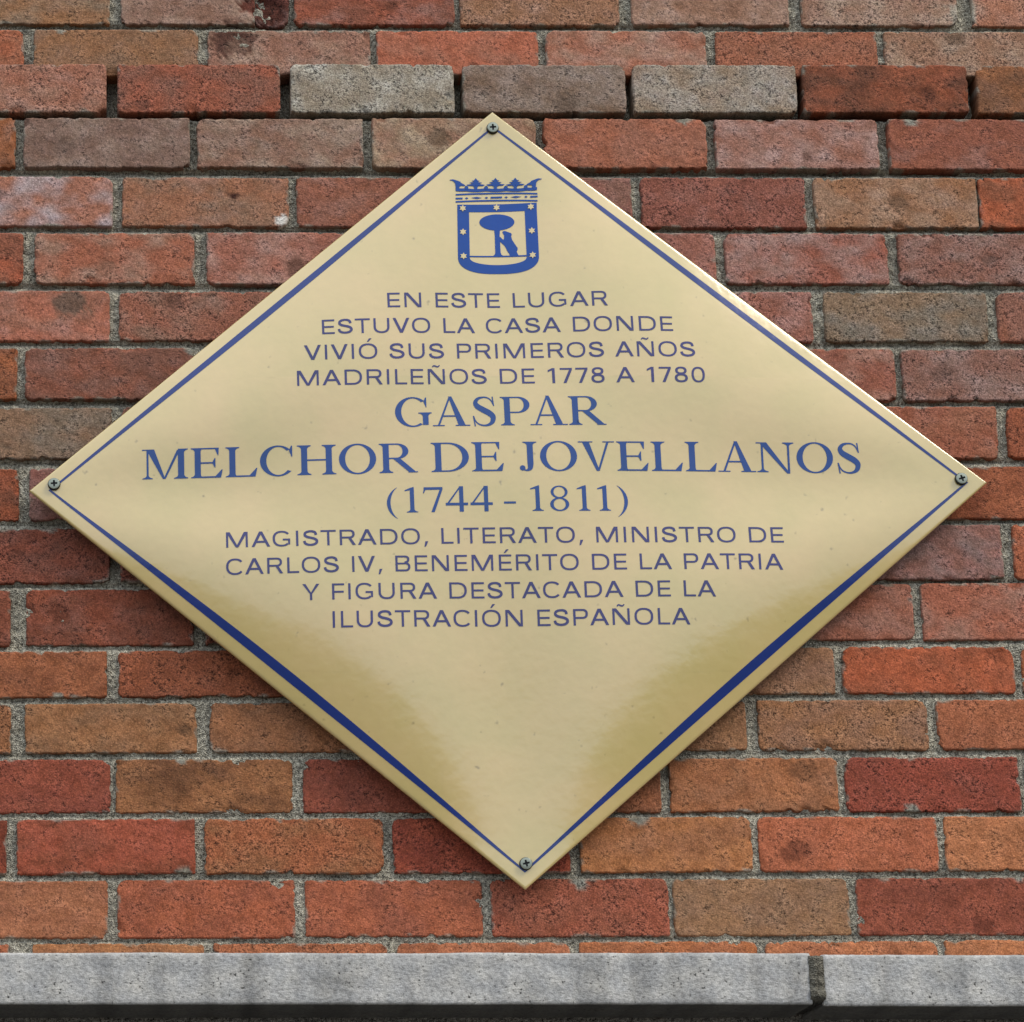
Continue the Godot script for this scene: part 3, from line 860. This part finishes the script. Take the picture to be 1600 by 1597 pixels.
		"0": return [0.88, 0.13, 0.13, [hoop(0.44, 0.5, 0.44, 0.515, 0.44 - v, 0.515 - h, 0, 360)]]
		",": return [0.26, 0.16, 0.10, [slant(0.0, 0.10, -0.17, 0.07, 0.26, 0.17)]]
	return [0.58, 0, 0, []]


func roman_glyph(ch: String) -> Array:
	match ch:
		"M": return [1.56, 0.05, 0.05, [stem(0.15, 0.215, 0, 0.97, Vector2(0.15, 0.14), Vector2.ZERO), slant(0.70, 0.78, 0.0, 0.14, 0.41, 1.0), box(0.0, 0.26, 0.965, 1.0), slant(0.72, 0.79, 0.0, 1.19, 1.29, 0.96), stem(1.22, 1.43, 0, 1, Vector2(0.14, 0.13), Vector2(0.0, 0.13))]]
		"E": return [1.08, 0.05, 0.05, [stem(0.13, 0.335, 0, 1, Vector2(0.13, 0.05), Vector2(0.13, 0.05)), box(0.33, 0.93, 0.955, 1.0), slant(0.92, 0.94, 0.74, 0.80, 0.955, 1.0), box(0.33, 0.78, 0.475, 0.525), slant(0.81, 0.835, 0.34, 0.72, 0.835, 0.50), slant(0.72, 0.835, 0.50, 0.81, 0.835, 0.66), box(0.33, 0.98, 0, 0.05), slant(0.78, 1.02, 0.0, 1.045, 1.075, 0.27)]]
		"L": return [1.08, 0.05, 0.04, [stem(0.13, 0.335, 0, 1, Vector2(0.13, 0.05), Vector2(0.13, 0.14)), box(0.33, 0.98, 0, 0.05), slant(0.76, 1.01, 0.0, 1.045, 1.075, 0.29)]]
		"C": return [1.16, 0.05, 0.05, [ring(0.61, 0.5, 0.61, 0.52, 0.41, 0.47, 46, 318, 0.015), slant(1.075, 1.10, 0.63, 0.99, 1.10, 0.84), slant(0.99, 1.10, 0.84, 1.06, 1.10, 1.0)]]
		"H": return [1.32, 0.05, 0.05, [stem(0.14, 0.345, 0, 1, Vector2(0.14, 0.13), Vector2(0.14, 0.13)), stem(0.975, 1.18, 0, 1, Vector2(0.13, 0.14), Vector2(0.13, 0.14)), box(0.34, 0.98, 0.475, 0.525)]]
		"O": return [1.26, 0.05, 0.05, [ring(0.63, 0.5, 0.63, 0.52, 0.42, 0.472, 0, 360)]]
		"R": return [1.26, 0.05, -0.02, [stem(0.13, 0.335, 0, 1, Vector2(0.13, 0.13), Vector2(0.13, 0.0)), box(0.33, 0.60, 0.955, 1.0), ring(0.60, 0.735, 0.40, 0.265, 0.20, 0.22, -90, 90), box(0.33, 0.62, 0.47, 0.515), slant(1.02, 1.26, 0.0, 0.46, 0.71, 0.49), box(0.98, 1.30, 0.0, 0.035)]]
		"P": return [1.02, 0.05, 0.0, [stem(0.13, 0.335, 0, 1, Vector2(0.13, 0.14), Vector2(0.13, 0.0)), box(0.33, 0.60, 0.955, 1.0), ring(0.60, 0.715, 0.42, 0.285, 0.22, 0.24, -90, 90), box(0.33, 0.62, 0.43, 0.475)]]
		"D": return [1.28, 0.05, 0.05, [stem(0.14, 0.345, 0, 1, Vector2(0.14, 0.0), Vector2(0.14, 0.0)), box(0.34, 0.56, 0, 0.048), box(0.34, 0.56, 0.952, 1.0), ring(0.56, 0.5, 0.72, 0.5, 0.50, 0.452, -90, 90)]]
		"J": return [0.60, 0.02, 0.05, [stem(0.26, 0.465, 0.24, 1, Vector2.ZERO, Vector2(0.14, 0.13)), curve([Vector2(0.365, 0.26), Vector2(0.345, 0.10), Vector2(0.24, 0.02), Vector2(0.11, 0.05)], [0.205, 0.17, 0.06, 0.045]), ring(0.09, 0.10, 0.095, 0.09, 0.0, 0.0, 0, 360)]]
		"V": return [1.26, 0.0, 0.0, [slant(0.60, 0.70, -0.01, 0.13, 0.37, 1.0), slant(0.63, 0.70, -0.01, 0.98, 1.06, 1.0), box(0.0, 0.50, 0.965, 1.0), box(0.84, 1.24, 0.965, 1.0)]]
		"A": return [1.30, 0.0, 0.0, [slant(0.16, 0.235, 0, 0.585, 0.65, 1.02), slant(0.90, 1.15, 0, 0.565, 0.68, 1.03), box(0.0, 0.41, 0, 0.035), box(0.79, 1.30, 0, 0.035), box(0.34, 0.88, 0.32, 0.37)]]
		"N": return [1.32, 0.03, 0.02, [stem(0.17, 0.24, 0, 0.96, Vector2(0.16, 0.16), Vector2.ZERO), slant(1.04, 1.145, -0.04, 0.11, 0.36, 1.0), box(0.0, 0.22, 0.965, 1.0), stem(1.075, 1.145, -0.04, 1, Vector2.ZERO, Vector2(0.16, 0.16))]]
		"S": return [0.86, 0.08, 0.08, [curve([Vector2(0.745, 0.72), Vector2(0.68, 0.87), Vector2(0.56, 0.965), Vector2(0.40, 0.99), Vector2(0.22, 0.94), Vector2(0.13, 0.81), Vector2(0.19, 0.675), Vector2(0.38, 0.555), Vector2(0.60, 0.43), Vector2(0.72, 0.30), Vector2(0.69, 0.13), Vector2(0.56, 0.03), Vector2(0.39, 0.005), Vector2(0.21, 0.06), Vector2(0.10, 0.18), Vector2(0.055, 0.32)],
			[0.035, 0.045, 0.05, 0.055, 0.10, 0.155, 0.19, 0.205, 0.205, 0.19, 0.15, 0.085, 0.055, 0.05, 0.04, 0.035]), slant(0.745, 0.78, 0.68, 0.70, 0.745, 1.01), slant(0.07, 0.115, -0.02, 0.02, 0.06, 0.34)]]
		"G": return [1.28, 0.05, 0.02, [ring(0.61, 0.5, 0.61, 0.52, 0.41, 0.47, 46, 305, 0.015), slant(1.075, 1.10, 0.66, 1.0, 1.10, 0.85), slant(1.0, 1.10, 0.85, 1.06, 1.10, 1.0), stem(0.96, 1.155, 0.05, 0.48, Vector2.ZERO, Vector2(0.15, 0.12))]]
		"1": return [0.52, 0.16, 0.12, [stem(0.20, 0.36, 0, 0.985, Vector2(0.14, 0.14), Vector2.ZERO), [[Vector2(0.0, 0.86), Vector2(0.0, 0.90)], [Vector2(0.205, 0.89), Vector2(0.205, 0.985)], [Vector2(0.355, 0.98), Vector2(0.355, 1.03)]]]]
		"7": return [0.77, 0.07, 0.05, [box(0.03, 0.76, 0.895, 1.0), slant(0.0, 0.035, 0.76, 0.04, 0.13, 0.96), slant(0.30, 0.43, 0, 0.665, 0.77, 0.93)]]
		"4": return [0.86, 0.05, 0.05, [box(0.53, 0.69, 0, 1.02), slant(0.0, 0.085, 0.28, 0.555, 0.62, 1.02), box(0.0, 0.86, 0.255, 0.36)]]
		"8": return [0.78, 0.10, 0.14, [ring(0.39, 0.755, 0.33, 0.255, 0.22, 0.205, 0, 360), ring(0.39, 0.26, 0.37, 0.275, 0.235, 0.22, 0, 360)]]
		"(": return [0.42, 0.0, 0.12, [ring(0.80, 0.385, 0.80, 0.73, 0.54, 0.72, 120, 240, -0.12)]]
		")": return [0.42, 0.12, 0.0, [ring(-0.38, 0.385, 0.80, 0.73, 0.54, 0.72, -60, 60, 0.12)]]
		"-": return [0.46, -0.08, -0.06, [box(0.0, 0.46, 0.30, 0.385)]]
	return [0.47, 0, 0, []]


func write_line(pl: Node3D, roman: bool, text: String, x0: float, x1: float, y0: float, cap: float) -> void:
	var set_out: Array = []
	var pen := 0.0
	for i in text.length():
		var g: Array = roman_glyph(text[i]) if roman else plain_glyph(text[i])
		if i > 0: pen += g[1]
		set_out.append([pen, g])
		pen += g[0] + (g[2] if i < text.length() - 1 else 0.0)
	var stretch := (x1 - x0) / pen
	var tilt := AX.y / AX.x
	var ink := Ink.new()
	for i in set_out.size():
		var e: Array = set_out[i]
		var layer := 0
		for strip in e[1][3]:
			var out: Array = []
			for pair in strip:
				var two: Array = []
				for v: Vector2 in pair:
					var lx: float = (e[0] + v.x) * stretch
					two.append(Vector2(x0 + lx - v.y * cap * tilt, y0 + lx * tilt + v.y * cap))
				out.append(two)
			lay(ink, out, 0.0004 + 0.00003 * layer)
			layer += 1
		# every word is a part of its own
		if (i == set_out.size() - 1 or set_out[i + 1][1][3].is_empty()) and ink.pos.size():
			part("lettering", ink.mesh(), mats.name_ink if roman else mats.letter_ink, pl)
			ink = Ink.new()


# ---------------------------------------------------------------- coat of arms (drawn on a grid 1600 wide, y down, as measured on the plaque)
func emblem(pl: Node3D) -> void:
	var blue := Ink.new()
	var layer := [0]
	var put := func(ink: Ink, strip: Array, up: float) -> void:
		var out: Array = []
		for pair in strip:
			var two: Array = []
			for v: Vector2 in pair:
				var d := Vector2((v.x - 776.0) * EMBLEM[2] * 1.022, (1245.0 - v.y) * EMBLEM[3])
				two.append(Vector2(EMBLEM[0] + d.x + d.y * 0.036, EMBLEM[1] + d.y + d.x * 0.012))
			out.append(two)
		lay(ink, out, up + 0.00002 * layer[0])
		layer[0] += 1
	var flat := func(pts: Array, mid: Vector2) -> Array:
		var out: Array = []
		for q in pts: out.append([q, mid])
		out.append([pts[0], mid])
		return out
	# shield: an open frame with a rounded foot
	put.call(blue, [[Vector2(237, 535), Vector2(237, 640)], [Vector2(1308, 520), Vector2(1308, 628)]], 0.0004)
	put.call(blue, [[Vector2(237, 640), Vector2(396, 640)], [Vector2(244, 1262), Vector2(404, 1262)]], 0.0004)
	put.call(blue, [[Vector2(1146, 630), Vector2(1308, 628)], [Vector2(1166, 1258), Vector2(1330, 1262)]], 0.0004)
	var foot: Array = []
	for k in 33:
		var a := PI * k / 32.0
		foot.append([Vector2(787 - 543 * signf(cos(a)) * pow(absf(cos(a)), 0.72), 1262 + 232 * pow(sin(a), 0.85)), Vector2(785 - 381 * cos(a), 1264 + 106 * pow(sin(a), 0.8))])
	put.call(blue, foot, 0.0004)
	put.call(blue, [[Vector2(400, 1243), Vector2(400, 1262)], [Vector2(1168, 1240), Vector2(1168, 1260)]], 0.0004)
	# tree
	var crown: Array = []
	for k in 36: crown.append(Vector2(772 + 236 * cos(TAU * k / 36), 778 + 112 * sin(TAU * k / 36)))
	put.call(blue, flat.call(crown, Vector2(772, 778)), 0.0004)
	put.call(blue, [[Vector2(735, 880), Vector2(815, 880)], [Vector2(743, 960), Vector2(808, 960)], [Vector2(748, 1200), Vector2(820, 1200)], [Vector2(738, 1228), Vector2(832, 1228)], [Vector2(712, 1246), Vector2(862, 1246)]], 0.0004)
	# bear
	put.call(blue, [[Vector2(846, 905), Vector2(878, 898)], [Vector2(852, 935), Vector2(962, 930)], [Vector2(868, 955), Vector2(972, 952)], [Vector2(868, 1000), Vector2(962, 975)], [Vector2(852, 1030), Vector2(975, 1025)], [Vector2(866, 1095), Vector2(1015, 1090)], [Vector2(888, 1130), Vector2(1048, 1140)], [Vector2(910, 1180), Vector2(1046, 1165)], [Vector2(935, 1215), Vector2(1034, 1190)], [Vector2(942, 1246), Vector2(1060, 1246)]], 0.0004)
	put.call(blue, [[Vector2(812, 975), Vector2(806, 1040)], [Vector2(852, 1018), Vector2(875, 1105)], [Vector2(885, 1020), Vector2(885, 1105)]], 0.0004)
	# crown: two rims, jewels between, five leaves
	for e in [[388.0, 22.0], [487.0, 22.0]]:
		var rim: Array = []
		for k in 13:
			var x := 215.0 + 1105.0 * k / 12.0
			var y: float = e[0] + 14.0 - 26.0 * sin(PI * (0.06 + 0.86 * k / 12.0))
			rim.append([Vector2(x, y - e[1] / 2), Vector2(x, y + e[1] / 2)])
		put.call(blue, rim, 0.0004)
	for e in [[215, 310, 450], [690, 845, 433], [1222, 1322, 436]]:
		put.call(blue, [[Vector2(e[0], e[2] - 12), Vector2(e[0], e[2] + 12)], [Vector2(e[1], e[2] - 14), Vector2(e[1], e[2] + 10)]], 0.0004)
	for e in [[365, 445, 24, 15], [500, 438, 76, 14], [633, 436, 24, 15], [900, 432, 24, 15], [1030, 431, 76, 14], [1165, 434, 24, 15]]:
		put.call(blue, flat.call([Vector2(e[0] - e[2], e[1]), Vector2(e[0], e[1] - e[3]), Vector2(e[0] + e[2], e[1]), Vector2(e[0], e[1] + e[3])], Vector2(e[0], e[1])), 0.0004)
	var band: Array = []
	for k in 41:
		var x := 215.0 + 1100.0 * k / 40.0
		var y := 338.0 - 12.0 * sin(PI * k / 40.0) + 10.0 * absf(cos(PI * 4.0 * k / 40.0))
		var end := 22.0 * pow(absf(k - 20) / 20.0, 6.0)
		band.append([Vector2(x, y - 24 - end), Vector2(x, y + 18 - end)])
	put.call(blue, band, 0.0004)
	for k in 5:
		var cx := 222.0 + 267.0 * k + (14.0 if k == 0 else -10.0 if k == 4 else 0.0)
		var top := 165.0 + absf(k - 2.0) * 4.0
		if k == 0 or k == 4:
			var s := 1.0 if k == 0 else -1.0
			put.call(blue, [[Vector2(cx - 100 * s, 185), Vector2(cx - 98 * s, 195)], [Vector2(cx - 50 * s, 182), Vector2(cx - 58 * s, 202)], [Vector2(cx - 10 * s, 195), Vector2(cx - 28 * s, 235)], [Vector2(cx + 50 * s, 218), Vector2(cx - 22 * s, 268)], [Vector2(cx + 40 * s, 270), Vector2(cx - 20 * s, 300)], [Vector2(cx + 20 * s, 325), Vector2(cx - 8 * s, 340)]], 0.0004)
			put.call(blue, [[Vector2(cx + 10 * s, 222), Vector2(cx + 10 * s, 280)], [Vector2(cx + 62 * s, 235), Vector2(cx + 62 * s, 272)], [Vector2(cx + 108 * s, 262), Vector2(cx + 108 * s, 274)]], 0.0004)
		else:
			# leaf: notched triangle on a stalk
			var leaf: Array = []
			for s in [1.0, -1.0]:
				var side: Array = []
				for e in [[0, -6], [26, 28], [56, 31], [22, 50], [88, 57], [42, 76], [128, 88], [96, 104], [52, 96], [34, 110]]:
					side.append([Vector2(cx + e[0] * s, top + e[1]), Vector2(cx, top + e[1])])
				put.call(blue, side, 0.0004)
			put.call(blue, [[Vector2(cx - 34, top + 108), Vector2(cx + 34, top + 108)], [Vector2(cx - 20, top + 125), Vector2(cx + 20, top + 125)], [Vector2(cx - 24, 325), Vector2(cx + 24, 325)]], 0.0004)
	# balls between the leaves
	for k in 4:
		var b := Vector2(362.0 + 267.0 * k, 296.0)
		var dot: Array = []
		for i in 12: dot.append(b + Vector2(26 * cos(TAU * i / 12), 24 * sin(TAU * i / 12)))
		put.call(blue, flat.call(dot, b), 0.0004)
		put.call(blue, [[Vector2(b.x - 12, 300), Vector2(b.x + 12, 300)], [Vector2(b.x - 20, 325), Vector2(b.x + 20, 325)]], 0.0004)
	var em := part("coat_of_arms", blue.mesh(), mats.crest_ink, pl)
	# seven six-pointed stars
	for e in [[311, 586], [769, 573], [1228, 575], [314, 915], [1238, 908], [319, 1250], [1246, 1245]]:
		var star := Ink.new()
		var pts: Array = []
		for k in 12:
			var r := 50.0 if k % 2 == 0 else 28.0
			pts.append(Vector2(e[0] + r * sin(TAU * k / 12), e[1] - r * 0.95 * cos(TAU * k / 12)))
		layer[0] = 0
		put.call(star, flat.call(pts, Vector2(e[0], e[1])), 0.0012)
		part("star", star.mesh(), mats.gold, em)


# ---------------------------------------------------------------- screws
func lathe(profile: Array, seg: int) -> ArrayMesh:
	var st := SurfaceTool.new()
	st.begin(Mesh.PRIMITIVE_TRIANGLES)
	for i in profile.size() - 1:
		for k in seg:
			var a := TAU * k / seg
			var b := TAU * (k + 1) / seg
			var q: Vector2 = profile[i]
			var r: Vector2 = profile[i + 1]
			var v := [Vector3(q.x * cos(a), q.x * sin(a), q.y), Vector3(q.x * cos(b), q.x * sin(b), q.y), Vector3(r.x * cos(a), r.x * sin(a), r.y), Vector3(r.x * cos(b), r.x * sin(b), r.y)]
			for t in [0, 2, 1, 1, 2, 3]:
				st.set_smooth_group(i)
				st.add_vertex(v[t])
	st.generate_normals()
	return st.commit()


func screw(pl: Node3D, at: Vector2) -> void:
	var top := on_panel(at, 0.0)
	# black washer, then a zinc head with a real cross recess cut into it
	var csg := CSGCombiner3D.new()
	csg.name = "screw"
	var body := CSGPolygon3D.new()
	body.name = "head"
	body.mode = CSGPolygon3D.MODE_SPIN
	body.spin_sides = 32
	body.polygon = PackedVector2Array([Vector2(0, -0.002), Vector2(0.0060, -0.002), Vector2(0.0080, 0.0008), Vector2(0.0079, 0.0014), Vector2(0.0074, 0.0019), Vector2(0.0050, 0.0022), Vector2(0, 0.0023)])
	body.rotation.x = PI / 2
	body.smooth_faces = false
	body.material = mats.steel
	csg.add_child(body)
	var turn := rng.randf_range(-0.35, 0.35)
	for k in 2:
		var slot := CSGBox3D.new()
		slot.name = "recess"
		slot.operation = CSGShape3D.OPERATION_SUBTRACTION
		slot.material = mats.rubber_and_shade  # cut steel faces coloured black: painted shade inside the cross
		slot.size = Vector3(0.0092, 0.0026, 0.0050)
		slot.position.z = 0.0028
		slot.rotation.z = turn + k * PI / 2
		csg.add_child(slot, true)
	var hub := CSGCylinder3D.new()
	hub.name = "recess"
	hub.operation = CSGShape3D.OPERATION_SUBTRACTION
	hub.material = mats.rubber_and_shade  # same painted shade on the walls of the centre hole
	hub.radius = 0.0024
	hub.height = 0.0056
	hub.sides = 16
	hub.rotation.x = PI / 2
	hub.position.z = 0.0028
	csg.add_child(hub, true)
	csg.position = top + Vector3(0, 0, 0.0042)
	pl.add_child(csg, true)
	var w := part("washer", lathe([Vector2(0.003, 0.0), Vector2(0.0030, 0.0034), Vector2(0.0078, 0.0034), Vector2(0.0088, 0.0024), Vector2(0.0088, -0.002)], 28), mats.rubber_and_shade, csg)
	w.position.z = -0.0042
	var shank := part("shank", lathe([Vector2(0.0, 0.0), Vector2(0.0028, 0.0), Vector2(0.0028, -0.075), Vector2(0.0, -0.08)], 14), mats.steel, csg)
	shank.position.z = -0.001
